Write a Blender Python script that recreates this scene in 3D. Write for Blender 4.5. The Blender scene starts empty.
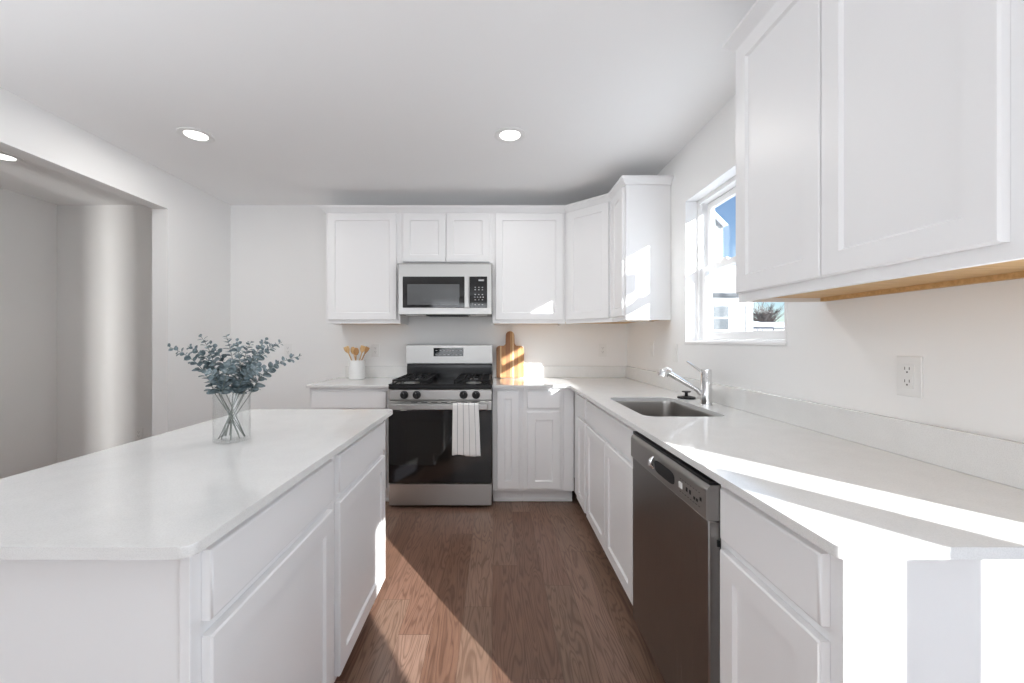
import bpy, bmesh, math, random
from mathutils import Vector, Matrix
random.seed(7)
R = math.radians
scene = bpy.context.scene
COL = scene.collection

# ------------------------------------------------------------------ camera
F_PX = 408.0
CAM_Z = 1.233
cam_d = bpy.data.cameras.new('camera')
cam_d.sensor_width = 36.0
cam_d.lens = F_PX / 1024.0 * 36.0
cam_d.shift_x = (512.0 - 495.0) / 1024.0
cam_d.shift_y = (340.5 - 341.5) / 1024.0
cam_d.clip_start = 0.02
cam_d.clip_end = 400
cam = bpy.data.objects.new('camera', cam_d)
cam.location = (0, 0, CAM_Z)
cam.rotation_euler = (R(90), 0, 0)
COL.objects.link(cam)
scene.camera = cam

# ------------------------------------------------------------------ world, sun, daylight, fill lamps, exposure
world = bpy.data.worlds.new('sky'); scene.world = world
world.use_nodes = True
wn = world.node_tree; wn.nodes.clear()
sky = wn.nodes.new('ShaderNodeTexSky')
sky.sky_type = 'NISHITA'; sky.sun_disc = False
sky.sun_elevation = R(48); sky.sun_rotation = R(145); sky.air_density = 1.0; sky.dust_density = 0.2; sky.ozone_density = 4.0
bg = wn.nodes.new('ShaderNodeBackground'); bg.inputs['Strength'].default_value = 0.17
wo = wn.nodes.new('ShaderNodeOutputWorld')
wn.links.new(sky.outputs[0], bg.inputs[0]); wn.links.new(bg.outputs[0], wo.inputs[0])

SUN_AZ, SUN_EL = R(34.4), R(17.3)
def lamp(name, kind, loc, energy, direction=None, color=(1, 1, 1), size=None, size_y=None, spread=None):
    l = bpy.data.lights.new(name, kind); l.energy = energy; l.color = color
    o = bpy.data.objects.new(name, l); o.location = loc; COL.objects.link(o)
    if kind == 'AREA':
        l.size = size
        if size_y: l.shape = 'RECTANGLE'; l.size_y = size_y
        else: l.shape = 'DISK'
        if spread: l.spread = spread
    if direction is not None:
        o.rotation_euler = Vector(direction).to_track_quat('-Z', 'Z' if abs(Vector(direction).normalized().z) < .99 else 'Y').to_euler()
    return o
sun = lamp('sun', 'SUN', (4, -6, 4), 16,
           (-math.sin(SUN_AZ) * math.cos(SUN_EL), math.cos(SUN_AZ) * math.cos(SUN_EL), -math.sin(SUN_EL)), (1.0, 0.99, 0.98))
sun.data.angle = R(0.53)
lamp('patio_fill', 'AREA', (1.05, -.30, 1.0), 14, (-.8, -.2, 1), (.90, .95, 1.0), 1.25, 1.9)  # fill lamp inside the patio door, tilted up to brighten the ceiling
lamp('side_fill', 'AREA', (-2.34, -0.30, 1.45), 46, (.3, 0.1, 1), (0.90, 0.95, 1.0), 2.3, 1.6)  # added fill lamp on the left, brightens the whole room
lamp('rear_fill', 'AREA', (-.6, -4.50, 1.5), 48, (0, 1, .1), (0.90, 0.95, 1.0), 2.2, 1.5)  # added fill lamp behind the camera; the shade behind it is closed
lamp('daylight_sink_window', 'AREA', (1.25, 2.11, 1.66), 2.5, (-1, -.05, -.2), (0.90, 0.95, 1.0), .8, .8)
lamp('hall_streak_lamp', 'AREA', (-3.42, -1.2, 1.4), 115, (0, 1, 0), (1.0, 0.99, 0.97), 0.40, 2.0)  # added lamp behind the hall slit, makes the streak on the hall wall
scene.view_settings.view_transform = 'Standard'
scene.view_settings.look = 'None'
scene.view_settings.gamma = 1.0
scene.view_settings.use_curve_mapping = False
scene.view_settings.exposure = 0.0
scene.cycles.diffuse_bounces = 10
scene.cycles.caustics_reflective = False
scene.cycles.sample_clamp_indirect = 6.0

# ------------------------------------------------------------------ materials
def mat(name, color, rough=0.5, metal=0.0, spec=0.5, **kw):
    m = bpy.data.materials.new(name); m.use_nodes = True
    p = m.node_tree.nodes['Principled BSDF']
    p.inputs['Base Color'].default_value = (*color, 1)
    p.inputs['Roughness'].default_value = rough
    p.inputs['Metallic'].default_value = metal
    p.inputs['Specular IOR Level'].default_value = spec
    for k, v in kw.items(): p.inputs[k].default_value = v
    return m
def nodes(m):
    t = m.node_tree
    return t, t.nodes, t.links, t.nodes['Principled BSDF']
def coords(m, scale=(1, 1, 1), rot=(0, 0, 0)):
    t, n, l, p = nodes(m)
    tc = n.new('ShaderNodeTexCoord'); mp = n.new('ShaderNodeMapping')
    mp.inputs['Scale'].default_value = scale; mp.inputs['Rotation'].default_value = rot
    l.new(tc.outputs['Object'], mp.inputs[0])
    return mp.outputs[0]
def noise(m, vec, scale, detail=3, rough=.5):
    n = m.node_tree.nodes.new('ShaderNodeTexNoise')
    n.inputs['Scale'].default_value = scale; n.inputs['Detail'].default_value = detail; n.inputs['Roughness'].default_value = rough
    m.node_tree.links.new(vec, n.inputs['Vector']); return n.outputs['Fac']
def ramp(m, fac, stops):
    r = m.node_tree.nodes.new('ShaderNodeValToRGB')
    while len(r.color_ramp.elements) < len(stops): r.color_ramp.elements.new(.5)
    for e, (pos, c) in zip(r.color_ramp.elements, stops): e.position = pos; e.color = (*c, 1)
    m.node_tree.links.new(fac, r.inputs[0]); return r.outputs[0]
def mixc(m, fac, a, b, mode='MIX'):
    x = m.node_tree.nodes.new('ShaderNodeMix'); x.data_type = 'RGBA'; x.blend_type = mode
    L = m.node_tree.links
    for i, v in ((0, fac), (6, a), (7, b)):
        if isinstance(v, (float, int)): x.inputs[i].default_value = v
        elif isinstance(v, tuple): x.inputs[i].default_value = (*v, 1)
        else: L.new(v, x.inputs[i])
    return x.outputs[2]
def bump(m, fac, strength=.2, dist=.002):
    b = m.node_tree.nodes.new('ShaderNodeBump'); b.inputs['Strength'].default_value = strength; b.inputs['Distance'].default_value = dist
    m.node_tree.links.new(fac, b.inputs['Height'])
    m.node_tree.links.new(b.outputs[0], nodes(m)[3].inputs['Normal'])

M = {}
M['wall'] = mat('wall_paint', (.86, .86, .855), .7, spec=.25)
bump(M['wall'], noise(M['wall'], coords(M['wall']), 220, 2), .05, .001)
M['ceiling'] = mat('ceiling_paint', (.89, .89, .89), .85, spec=.15)
bump(M['ceiling'], noise(M['ceiling'], coords(M['ceiling']), 160, 2), .06, .001)
M['trim'] = mat('trim_paint', (.86, .86, .86), .35)
M['cab'] = mat('cabinet_lacquer', (.845, .845, .85), .38, spec=.4)
bump(M['cab'], noise(M['cab'], coords(M['cab']), 90, 2), .02, .001)
M['cabwood'] = mat('cabinet_birch_underside', (.62, .38, .16), .5)
t, n, l, p = nodes(M['cabwood'])
v = coords(M['cabwood'], (3, 30, 30))
l.new(ramp(M['cabwood'], noise(M['cabwood'], v, 4, 4), [(.3, (.55, .33, .13)), (.7, (.70, .45, .21))]), p.inputs['Base Color'])
M['quartz'] = mat('white_quartz', (.84, .84, .83), .09, spec=.5)
t, n, l, p = nodes(M['quartz'])
q = noise(M['quartz'], coords(M['quartz']), 420, 2)
q2 = noise(M['quartz'], coords(M['quartz']), 14, 4)
c1 = ramp(M['quartz'], q, [(.35, (.73, .73, .72)), (.55, (.785, .785, .775))])
c2 = ramp(M['quartz'], q2, [(.3, (.96, .96, .96)), (.7, (1, 1, 1))])
l.new(mixc(M['quartz'], 1.0, c1, c2, 'MULTIPLY'), p.inputs['Base Color'])

def stainless(name, col, rough, axis):
    m = mat(name, col, rough, 1.0)
    sc = {'x': (1, 160, 160), 'y': (160, 1, 160), 'z': (160, 160, 1)}[axis]
    f = noise(m, coords(m, sc), 6, 3)
    t, n, l, p = nodes(m)
    mr = n.new('ShaderNodeMapRange'); mr.inputs[3].default_value = rough - .03; mr.inputs[4].default_value = rough + .05
    l.new(f, mr.inputs[0]); l.new(mr.outputs[0], p.inputs['Roughness'])
    bump(m, f, .02, .0003)
    return m
M['steel'] = stainless('brushed_stainless', (.46, .455, .445), .36, 'x')
M['steel_y'] = stainless('brushed_stainless_sideways', (.46, .445, .43), .34, 'y')
M['steel_dark'] = stainless('smoked_stainless', (.30, .285, .275), .28, 'z')
M['sink'] = stainless('sink_steel', (.50, .48, .46), .3, 'y')
M['chrome'] = mat('chrome', (.78, .78, .78), .08, 1.0)
M['blackglass'] = mat('black_glass', (.006, .006, .007), .04, spec=.5)
M['mwglass'] = mat('microwave_window', (.10, .105, .11), .08, spec=.6)
M['ovenglass'] = mat('oven_window', (.010, .010, .0095), .05, spec=.45)
M['enamel'] = mat('black_enamel', (.008, .008, .009), .22, spec=.35)
M['iron'] = mat('cast_iron', (.014, .014, .015), .55, spec=.3)
M['blackplastic'] = mat('black_plastic', (.012, .012, .013), .45, spec=.3)
M['greyplastic'] = mat('grey_print', (.45, .45, .46), .5)
M['whiteplastic'] = mat('white_plastic', (.82, .82, .81), .3)
M['slot'] = mat('outlet_slot', (.12, .12, .12), .6)
M['ceramic'] = mat('white_ceramic', (.86, .86, .85), .25)
M['lens'] = mat('light_lens', (.9, .9, .9), .4)
nodes(M['lens'])[3].inputs['Emission Color'].default_value = (1, .97, .92, 1)
nodes(M['lens'])[3].inputs['Emission Strength'].default_value = 4.0
M['spoon'] = mat('pale_beech', (.66, .42, .19), .55)
t, n, l, p = nodes(M['spoon'])
l.new(ramp(M['spoon'], noise(M['spoon'], coords(M['spoon'], (40, 40, 6)), 4, 3), [(.3, (.56, .33, .13)), (.7, (.74, .50, .25))]), p.inputs['Base Color'])
M['spoon_dark'] = mat('olive_wood', (.42, .22, .08), .5)

# floor: long brown oak planks running away from the camera
m = M['floor'] = mat('brown_oak_planks', (.1, .06, .04), .32, spec=.4)
t, n, l, p = nodes(m)
tc = n.new('ShaderNodeTexCoord')
def mth(op, a, b=None):
    x = n.new('ShaderNodeMath'); x.operation = op
    for i_, v_ in enumerate((a, b)):
        if v_ is None: continue
        if isinstance(v_, (int, float)): x.inputs[i_].default_value = v_
        else: l.new(v_, x.inputs[i_])
    return x.outputs[0]
sxyz = n.new('ShaderNodeSeparateXYZ'); l.new(tc.outputs['Object'], sxyz.inputs[0])
PW, PL = .131, 1.45
rowf = mth('DIVIDE', mth('ADD', sxyz.outputs[0], 20.055), PW); row = mth('FLOOR', rowf)
wn1 = n.new('ShaderNodeTexWhiteNoise'); wn1.noise_dimensions = '1D'; l.new(row, wn1.inputs['W'])
alf = mth('ADD', mth('DIVIDE', sxyz.outputs[1], PL), mth('MULTIPLY_ADD', wn1.outputs['Value'], 7.0)); al = mth('FLOOR', alf)
cmb = n.new('ShaderNodeCombineXYZ'); l.new(row, cmb.inputs[0]); l.new(al, cmb.inputs[1])
wn2 = n.new('ShaderNodeTexWhiteNoise'); wn2.noise_dimensions = '2D'; l.new(cmb.outputs[0], wn2.inputs['Vector'])
tone = ramp(m, wn2.outputs['Value'], [(0, (.165, .088, .058)), (.35, (.235, .134, .096)), (.65, (.215, .135, .096)), (1, (.285, .180, .134))])
fx = mth('FRACT', rowf); fy = mth('FRACT', alf)
seam = mth('MAXIMUM', mth('LESS_THAN', fx, .012), mth('LESS_THAN', fy, .0014))
# grain: cathedral arches, offset per plank
off = n.new('ShaderNodeVectorMath'); off.operation = 'MULTIPLY_ADD'
off.inputs[1].default_value = (7, 3, 11)
l.new(wn2.outputs['Color'], off.inputs[0])
sc = n.new('ShaderNodeMapping'); sc.inputs['Scale'].default_value = (9, .9, 1)
l.new(tc.outputs['Object'], sc.inputs[0]); l.new(sc.outputs[0], off.inputs[2])
wv = n.new('ShaderNodeTexNoise'); wv.inputs['Scale'].default_value = 1.5; wv.inputs['Detail'].default_value = 2.0; wv.inputs['Distortion'].default_value = .4
l.new(off.outputs[0], wv.inputs['Vector'])
mul = n.new('ShaderNodeMath'); mul.operation = 'MULTIPLY'; mul.inputs[1].default_value = 90.0; l.new(wv.outputs['Fac'], mul.inputs[0])
sn = n.new('ShaderNodeMath'); sn.operation = 'SINE'; l.new(mul.outputs[0], sn.inputs[0])
mr = n.new('ShaderNodeMapRange'); mr.inputs[1].default_value = -1; mr.inputs[2].default_value = 1; l.new(sn.outputs[0], mr.inputs[0])
rings = ramp(m, mr.outputs[0], [(0, (.70, .66, .64)), (.35, (.96, .96, .96)), (1, (1.06, 1.05, 1.04))])
sc2 = n.new('ShaderNodeMapping'); sc2.inputs['Scale'].default_value = (140, 4, 1); l.new(tc.outputs['Object'], sc2.inputs[0])
fine = ramp(m, noise(m, sc2.outputs[0], 2.0, 4, .6), [(.3, (.82, .80, .79)), (.65, (1.08, 1.08, 1.08))])
wood = mixc(m, 1.0, mixc(m, 1.0, tone, rings, 'MULTIPLY'), fine, 'MULTIPLY')
final = mixc(m, mth('MULTIPLY', seam, .75), wood, (.075, .042, .028))
l.new(final, p.inputs['Base Color'])
bump(m, mr.outputs[0], .05, .0006)

# cutting board: glued strips of different woods
m = M['board'] = mat('striped_acacia', (.4, .2, .08), .4)
t, n, l, p = nodes(m)
tc = n.new('ShaderNodeTexCoord'); sx = n.new('ShaderNodeSeparateXYZ'); l.new(tc.outputs['Object'], sx.inputs[0])
mr = n.new('ShaderNodeMapRange'); mr.inputs[1].default_value = -.125; mr.inputs[2].default_value = .125; l.new(sx.outputs[0], mr.inputs[0])
r = n.new('ShaderNodeValToRGB'); r.color_ramp.interpolation = 'CONSTANT'
stops = [(0, (.30, .14, .055)), (.14, (.62, .42, .22)), (.19, (.40, .19, .07)), (.34, (.30, .13, .05)), (.50, (.46, .25, .10)), (.58, (.72, .52, .30)), (.63, (.36, .16, .06)), (.78, (.52, .28, .10)), (.88, (.42, .21, .08))]
while len(r.color_ramp.elements) < len(stops): r.color_ramp.elements.new(.5)
for e, (pos, c) in zip(r.color_ramp.elements, stops): e.position = pos; e.color = (*c, 1)
l.new(mr.outputs[0], r.inputs[0])
g = ramp(m, noise(m, coords(m, (60, 60, 5)), 3, 4), [(.3, (.75, .75, .75)), (.7, (1.1, 1.1, 1.1))])
l.new(mixc(m, 1.0, r.outputs[0], g, 'MULTIPLY'), p.inputs['Base Color'])

# towel: white cloth, thin grey stripes down its length
m = M['towel'] = mat('striped_linen', (.8, .8, .78), .9, spec=.1)
t, n, l, p = nodes(m)
tc = n.new('ShaderNodeTexCoord'); sx = n.new('ShaderNodeSeparateXYZ'); l.new(tc.outputs['UV'], sx.inputs[0])
a1 = n.new('ShaderNodeMath'); a1.operation = 'MULTIPLY_ADD'; a1.inputs[1].default_value = 4.6; a1.inputs[2].default_value = .18; l.new(sx.outputs[0], a1.inputs[0])
a2 = n.new('ShaderNodeMath'); a2.operation = 'FRACT'; l.new(a1.outputs[0], a2.inputs[0])
st = ramp(m, a2.outputs[0], [(0, (.36, .36, .37)), (.075, (.36, .36, .37)), (.10, (.84, .835, .82)), (1, (.84, .835, .82))])
l.new(st, p.inputs['Base Color'])
bump(m, noise(m, coords(m), 700, 2), .25, .001)

def thin_glass(name, tint=(1, 1, 1), ior=1.45, rough=0.0, strength=1.0):
    m = bpy.data.materials.new(name); m.use_nodes = True
    t = m.node_tree; n = t.nodes; l = t.links; n.clear()
    o = n.new('ShaderNodeOutputMaterial'); mx = n.new('ShaderNodeMixShader')
    tr = n.new('ShaderNodeBsdfTransparent'); tr.inputs[0].default_value = (*tint, 1)
    gl = n.new('ShaderNodeBsdfGlossy'); gl.inputs['Roughness'].default_value = rough
    fr = n.new('ShaderNodeLayerWeight'); fr.inputs['Blend'].default_value = .5
    pw = n.new('ShaderNodeMath'); pw.operation = 'POWER'; pw.inputs[1].default_value = ior
    ml = n.new('ShaderNodeMath'); ml.operation = 'MULTIPLY_ADD'; ml.inputs[1].default_value = strength; ml.inputs[2].default_value = .035
    l.new(fr.outputs['Facing'], pw.inputs[0]); l.new(pw.outputs[0], ml.inputs[0]); l.new(ml.outputs[0], mx.inputs[0])
    l.new(tr.outputs[0], mx.inputs[1]); l.new(gl.outputs[0], mx.inputs[2]); l.new(mx.outputs[0], o.inputs[0])
    return m
M['pane'] = thin_glass('window_pane', (.97, .985, .985), 5.0, 0, .35)
M['vase'] = thin_glass('clear_vase_glass', (.975, .98, .98), 4.0, 0, .5)
M['leaf'] = mat('eucalyptus_leaf', (.10, .17, .20), .6)
t, n, l, p = nodes(M['leaf'])
l.new(ramp(M['leaf'], noise(M['leaf'], coords(M['leaf']), 55, 3), [(.32, (.065, .095, .108)), (.48, (.16, .215, .235)), (.68, (.36, .43, .455))]), p.inputs['Base Color'])
M['stem'] = mat('eucalyptus_twig', (.22, .24, .22), .6)
# outside
M['snow'] = mat('snow', (.85, .87, .9), .8)
M['siding'] = mat('pale_lap_siding', (.80, .81, .82), .6)
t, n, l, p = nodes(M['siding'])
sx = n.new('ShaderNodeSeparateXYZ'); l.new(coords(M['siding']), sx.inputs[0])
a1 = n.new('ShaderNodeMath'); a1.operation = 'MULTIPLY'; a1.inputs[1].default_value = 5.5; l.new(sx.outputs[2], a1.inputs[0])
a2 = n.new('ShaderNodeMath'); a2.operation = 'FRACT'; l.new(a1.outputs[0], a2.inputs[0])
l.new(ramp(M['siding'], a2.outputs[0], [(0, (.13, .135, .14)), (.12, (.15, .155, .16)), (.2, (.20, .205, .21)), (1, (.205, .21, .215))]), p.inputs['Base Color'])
M['batten'] = mat('pale_board_and_batten', (.80, .81, .83), .6)
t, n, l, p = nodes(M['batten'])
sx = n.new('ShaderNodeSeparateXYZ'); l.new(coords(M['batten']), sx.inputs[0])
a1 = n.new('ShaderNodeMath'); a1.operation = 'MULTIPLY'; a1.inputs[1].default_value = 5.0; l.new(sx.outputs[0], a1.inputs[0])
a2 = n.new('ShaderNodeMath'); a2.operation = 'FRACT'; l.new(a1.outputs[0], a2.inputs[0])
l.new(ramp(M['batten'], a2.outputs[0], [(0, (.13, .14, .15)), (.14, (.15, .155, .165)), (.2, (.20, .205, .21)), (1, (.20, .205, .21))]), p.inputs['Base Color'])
M['housegrey'] = mat('grey_siding', (.12, .125, .14), .7)
M['darkglass'] = mat('house_glass', (.10, .11, .12), .15)
M['bark'] = mat('bare_branches', (.07, .055, .05), .9)

# ------------------------------------------------------------------ mesh helpers
class B:
    def __init__(s): s.bm = bmesh.new()
    def box(s, x0, x1, y0, y1, z0, z1, bev=0.0, seg=1):
        x0, x1 = min(x0, x1), max(x0, x1); y0, y1 = min(y0, y1), max(y0, y1); z0, z1 = min(z0, z1), max(z0, z1)
        mt = Matrix.Translation(((x0 + x1) / 2, (y0 + y1) / 2, (z0 + z1) / 2)) @ Matrix.Diagonal((x1 - x0, y1 - y0, z1 - z0, 1))
        r = bmesh.ops.create_cube(s.bm, size=1, matrix=mt)
        if bev:
            es = list({e for vv in r['verts'] for e in vv.link_edges})
            bmesh.ops.bevel(s.bm, geom=es, offset=bev, segments=seg, profile=.5, affect='EDGES', clamp_overlap=True)
        return s
    def grid(s, loops, close=True, cap0=False, cap1=False):
        """skin a list of equal-length point loops"""
        vs = [[s.bm.verts.new(p) for p in lp] for lp in loops]
        k = len(vs[0])
        for a, b in zip(vs, vs[1:]):
            for i in range(k if close else k - 1):
                j = (i + 1) % k
                try: s.bm.faces.new((a[i], a[j], b[j], b[i]))
                except ValueError: pass
        if cap0: s.bm.faces.new(list(reversed(vs[0])))
        if cap1: s.bm.faces.new(vs[-1])
        return s
    def lathe(s, c, prof, seg=32, cap0=False, cap1=False):
        return s.grid([[(c[0] + r * math.cos(2 * math.pi * i / seg), c[1] + r * math.sin(2 * math.pi * i / seg), c[2] + z) for i in range(seg)] for r, z in prof], True, cap0, cap1)
    def tube(s, pts, rad, seg=12, cap=True):
        pts = [Vector(p) for p in pts]
        if not isinstance(rad, (list, tuple)): rad = [rad] * len(pts)
        loops = []; prev = None
        for i, p in enumerate(pts):
            d = (pts[min(i + 1, len(pts) - 1)] - pts[max(i - 1, 0)]).normalized()
            if prev is None:
                a = d.cross(Vector((0, 0, 1)))
                if a.length < 1e-3: a = d.cross(Vector((1, 0, 0)))
            else: a = prev - d * prev.dot(d)
            a.normalize(); prev = a; b = d.cross(a)
            loops.append([p + (a * math.cos(2 * math.pi * k / seg) + b * math.sin(2 * math.pi * k / seg)) * rad[i] for k in range(seg)])
        return s.grid(loops, True, cap, cap)
    def prism(s, poly, z0, z1, bev=0.0):
        a = [s.bm.verts.new((x, y, z0)) for x, y in poly]; b = [s.bm.verts.new((x, y, z1)) for x, y in poly]
        k = len(poly); fs = [s.bm.faces.new(list(reversed(a))), s.bm.faces.new(b)]
        for i in range(k):
            j = (i + 1) % k; fs.append(s.bm.faces.new((a[i], a[j], b[j], b[i])))
        if bev:
            es = list({e for f in fs[:2] for e in f.edges})
            bmesh.ops.bevel(s.bm, geom=es, offset=bev, segments=2, profile=.5, affect='EDGES', clamp_overlap=True)
        return s
    def sweep(s, path, prof):
        """profile of (outward, z) carried along a 2D path with mitred corners; outward is to the right of travel"""
        P = [Vector(q) for q in path]; loops = []
        for i, q in enumerate(P):
            d0 = (q - P[i - 1]).normalized() if i else None
            d1 = (P[i + 1] - q).normalized() if i < len(P) - 1 else None
            if d0 is None: d0 = d1
            if d1 is None: d1 = d0
            n0 = Vector((d0.y, -d0.x)); n1 = Vector((d1.y, -d1.x))
            mn = (n0 + n1).normalized(); k = 1 / max(.2, mn.dot(n0))
            loops.append([(q.x + mn.x * k * o, q.y + mn.y * k * o, z) for o, z in prof])
        return s.grid(loops, True, True, True)
class Fr:
    """a front: origin o on the floor at the left end seen from the front, u to the right, n out of the face"""
    def __init__(s, o, u, n): s.o, s.u, s.n = Vector((*o, 0)), Vector((*u, 0)), Vector((*n, 0))
    def pt(s, a, c, z): return s.o + s.u * a + s.n * c + Vector((0, 0, z))
    def box(s, b, a0, a1, c0, c1, z0, z1, bev=0.0):
        k0 = len(b.bm.verts)
        b.bm.verts.ensure_lookup_table()
        mt = Matrix(((s.u.x, s.n.x, 0, s.o.x), (s.u.y, s.n.y, 0, s.o.y), (0, 0, 1, 0), (0, 0, 0, 1)))
        mt = mt @ Matrix.Translation(((a0 + a1) / 2, (c0 + c1) / 2, (z0 + z1) / 2)) @ Matrix.Diagonal((a1 - a0, c1 - c0, z1 - z0, 1))
        r = bmesh.ops.create_cube(b.bm, size=1, matrix=mt)
        if bev:
            es = list({e for vv in r['verts'] for e in vv.link_edges})
            bmesh.ops.bevel(b.bm, geom=es, offset=bev, segments=1, affect='EDGES', clamp_overlap=True)
        return b
    def rect(s, a0, a1, z0, z1, c): return [s.pt(a0, c, z0), s.pt(a1, c, z0), s.pt(a1, c, z1), s.pt(a0, c, z1)]
    def shaker(s, a0, a1, z0, z1, t=.020, fr=.057):
        b = B(); e = .0035; g = fr; d = .009
        L = [s.rect(a0, a1, z0, z1, .0005), s.rect(a0, a1, z0, z1, t - e), s.rect(a0 + e, a1 - e, z0 + e, z1 - e, t),
             s.rect(a0 + g, a1 - g, z0 + g, z1 - g, t), s.rect(a0 + g + .002, a1 - g - .002, z0 + g + .002, z1 - g - .002, t - .004),
             s.rect(a0 + g + .006, a1 - g - .006, z0 + g + .006, z1 - g - .006, t - d)]
        return b.grid(L, True, True, True)
    def slab(s, a0, a1, z0, z1, t=.020):
        b = B(); e = .006
        L = [s.rect(a0, a1, z0, z1, .0005), s.rect(a0, a1, z0, z1, t - e), s.rect(a0 + e * .4, a1 - e * .4, z0 + e * .4, z1 - e * .4, t - e * .25), s.rect(a0 + e, a1 - e, z0 + e, z1 - e, t)]
        return b.grid(L, True, True, True)

def world_loc(o):
    v = Vector(o.location); q = o.parent
    while q: v += q.location; q = q.parent
    return v
def obj(name, b, m, parent=None, smooth=40, loc=None):
    bm = b.bm if isinstance(b, B) else b
    bmesh.ops.recalc_face_normals(bm, faces=bm.faces)
    base = world_loc(parent) if parent is not None else Vector((0, 0, 0))
    if loc is not None: base = Vector(loc)
    if base.length > 0: bmesh.ops.translate(bm, verts=bm.verts, vec=-base)
    me = bpy.data.meshes.new(name); bm.to_mesh(me); bm.free()
    for f in me.polygons: f.use_smooth = True
    me.set_sharp_from_angle(angle=R(smooth))
    me.materials.append(m)
    o = bpy.data.objects.new(name, me); COL.objects.link(o)
    if smooth < 90:
        wn_ = o.modifiers.new('normals', 'WEIGHTED_NORMAL'); wn_.weight = 100; wn_.keep_sharp = True
    if parent is not None: o.parent = parent
    elif loc is not None: o.location = loc
    return o
def tag(o, label, cat, group=None, kind=None):
    o['label'] = label; o['category'] = cat
    if group: o['group'] = group
    if kind: o['kind'] = kind
    return o
def thing(name, label, cat, loc, group=None):
    o = bpy.data.objects.new(name, None); o.empty_display_size = .05; o.location = loc; COL.objects.link(o)
    return tag(o, label, cat, group)
def struct(name, b, m, label=None, parent=None):
    o = obj(name, b, m, parent)
    if parent is None:
        o['kind'] = 'structure'
        tag(o, label or name.replace('_', ' '), name.split('_')[0])
    return o

# ------------------------------------------------------------------ dimensions (metres)
XR, YB, ZC = 1.19, 3.67, 2.452          # right wall, back wall, ceiling
XL = -2.379                              # left wall face
CT0, CT1 = .882, .902                    # countertop underside / top
YREAR = -4.6

# ------------------------------------------------------------------ the room
struct('floor', B().box(-4.2, 1.34, -4.73, 3.8, -.08, 0), M['floor'], 'dark brown oak plank floor')
struct('ceiling', B().box(-4.2, 1.34, -4.73, 3.8, ZC, ZC + .1), M['ceiling'], 'flat white ceiling over kitchen and hall')
struct('wall_back', B().box(-4.06, 1.34, YB, YB + .13, 0, ZC), M['wall'], 'white wall behind the range')
WL = -2.495
struct('wall_left', B().box(WL, XL, 2.968, YB, 0, ZC).box(WL, XL, 1.9, 2.968, 2.19, ZC)
       .box(WL, XL, 1.12, 1.9, 0, ZC).box(WL, XL, YREAR, -1.6, 0, ZC).box(WL, XL, -1.6, 1.12, 2.3, ZC).box(WL, XL, -1.6, 1.12, 0, .6),
       M['wall'], 'white wall with wide cased opening to the hall')
WY0, WY1, WZ0, WZ1 = 1.663, 2.555, 1.215, 2.11
DY_0, DY_1, DZ = -.957, .404, 2.06
struct('wall_right', B().box(XR, 1.34, DY_1, WY0, 0, ZC).box(XR, 1.34, WY1, YB, 0, ZC).box(XR, 1.34, WY0, WY1, 0, WZ0).box(XR, 1.34, WY0, WY1, WZ1, ZC)
       .box(XR, 1.34, DY_0, DY_1, DZ, ZC).box(XR, 1.34, YREAR, DY_0, 0, ZC),
       M['wall'], 'white wall with the sink window')
struct('wall_rear', B().box(WL, -1.75, YREAR - .13, YREAR, 0, ZC).box(.55, 1.34, YREAR - .13, YREAR, 0, ZC).box(-1.75, .55, YREAR - .13, YREAR, 2.22, ZC).box(-1.75, .55, YREAR - .13, YREAR, 0, .75),
       M['wall'], 'white wall behind the camera')
struct('window_added_rear', B().box(-1.75, .55, YREAR - .1, YREAR - .06, .75, 2.22), M['trim'], 'unseen white window shade added behind the camera with the rear fill lamp')  # unseen, added to go with the rear fill lamp
struct('wall_hall', B().box(-4.06, -3.94, 1.9, YB, 0, ZC).box(-4.06, -3.54, 1.78, 1.9, 0, ZC).box(-3.36, WL, 1.78, 1.9, 0, ZC)
       .box(-3.54, -3.36, 1.78, 1.9, 2.25, ZC), M['wall'], 'grey-white walls of the hall beyond the opening')  # slit in the unseen near partition is shaped to throw the light streak
# unseen patio door behind the camera, added for the sun patches it lets in
dx0, dx1 = 1.255, 1.335
# glazing: near pane, meeting stile, far pane (the stile's shadow falls on the counter)
ST0, ST1 = -.150, -.012
d = struct('door_1', B().box(dx0, dx1, DY_0, DY_0 + .03, 0, DZ).box(dx0, dx1, DY_1 - .012, DY_1, 0, DZ).box(1.275, 1.315, ST0, ST1, .1, DZ - .05)
           .box(dx0, dx1, DY_0 + .03, DY_1 - .012, 0, .1).box(dx0, dx1, DY_0 + .03, DY_1 - .012, DZ - .05, DZ), M['trim'], 'unseen sliding glass patio door in the right wall')
struct('pane', B().box(1.293, 1.297, DY_0 + .03, ST0, .1, DZ - .05).box(1.293, 1.297, ST1, DY_1 - .012, .1, DZ - .05), M['pane'], parent=d)

struct('roller_blind', B().box(1.238, 1.242, DY_0 + .01, DY_1 - .004, 1.375, DZ - .03).box(1.225, 1.252, DY_0 + .01, DY_1 - .004, DZ - .03, DZ - .001), M['trim'], parent=d)  # unseen blind, added to cut off the sun on the island end
struct('trim_2', B().box(1.345, 2.29, -1.4, .81, 2.30, 2.42), M['trim'], 'unseen flat slab added outside to shade the sink window')  # unseen slab, added to block part of the sun through the sink window

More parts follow.
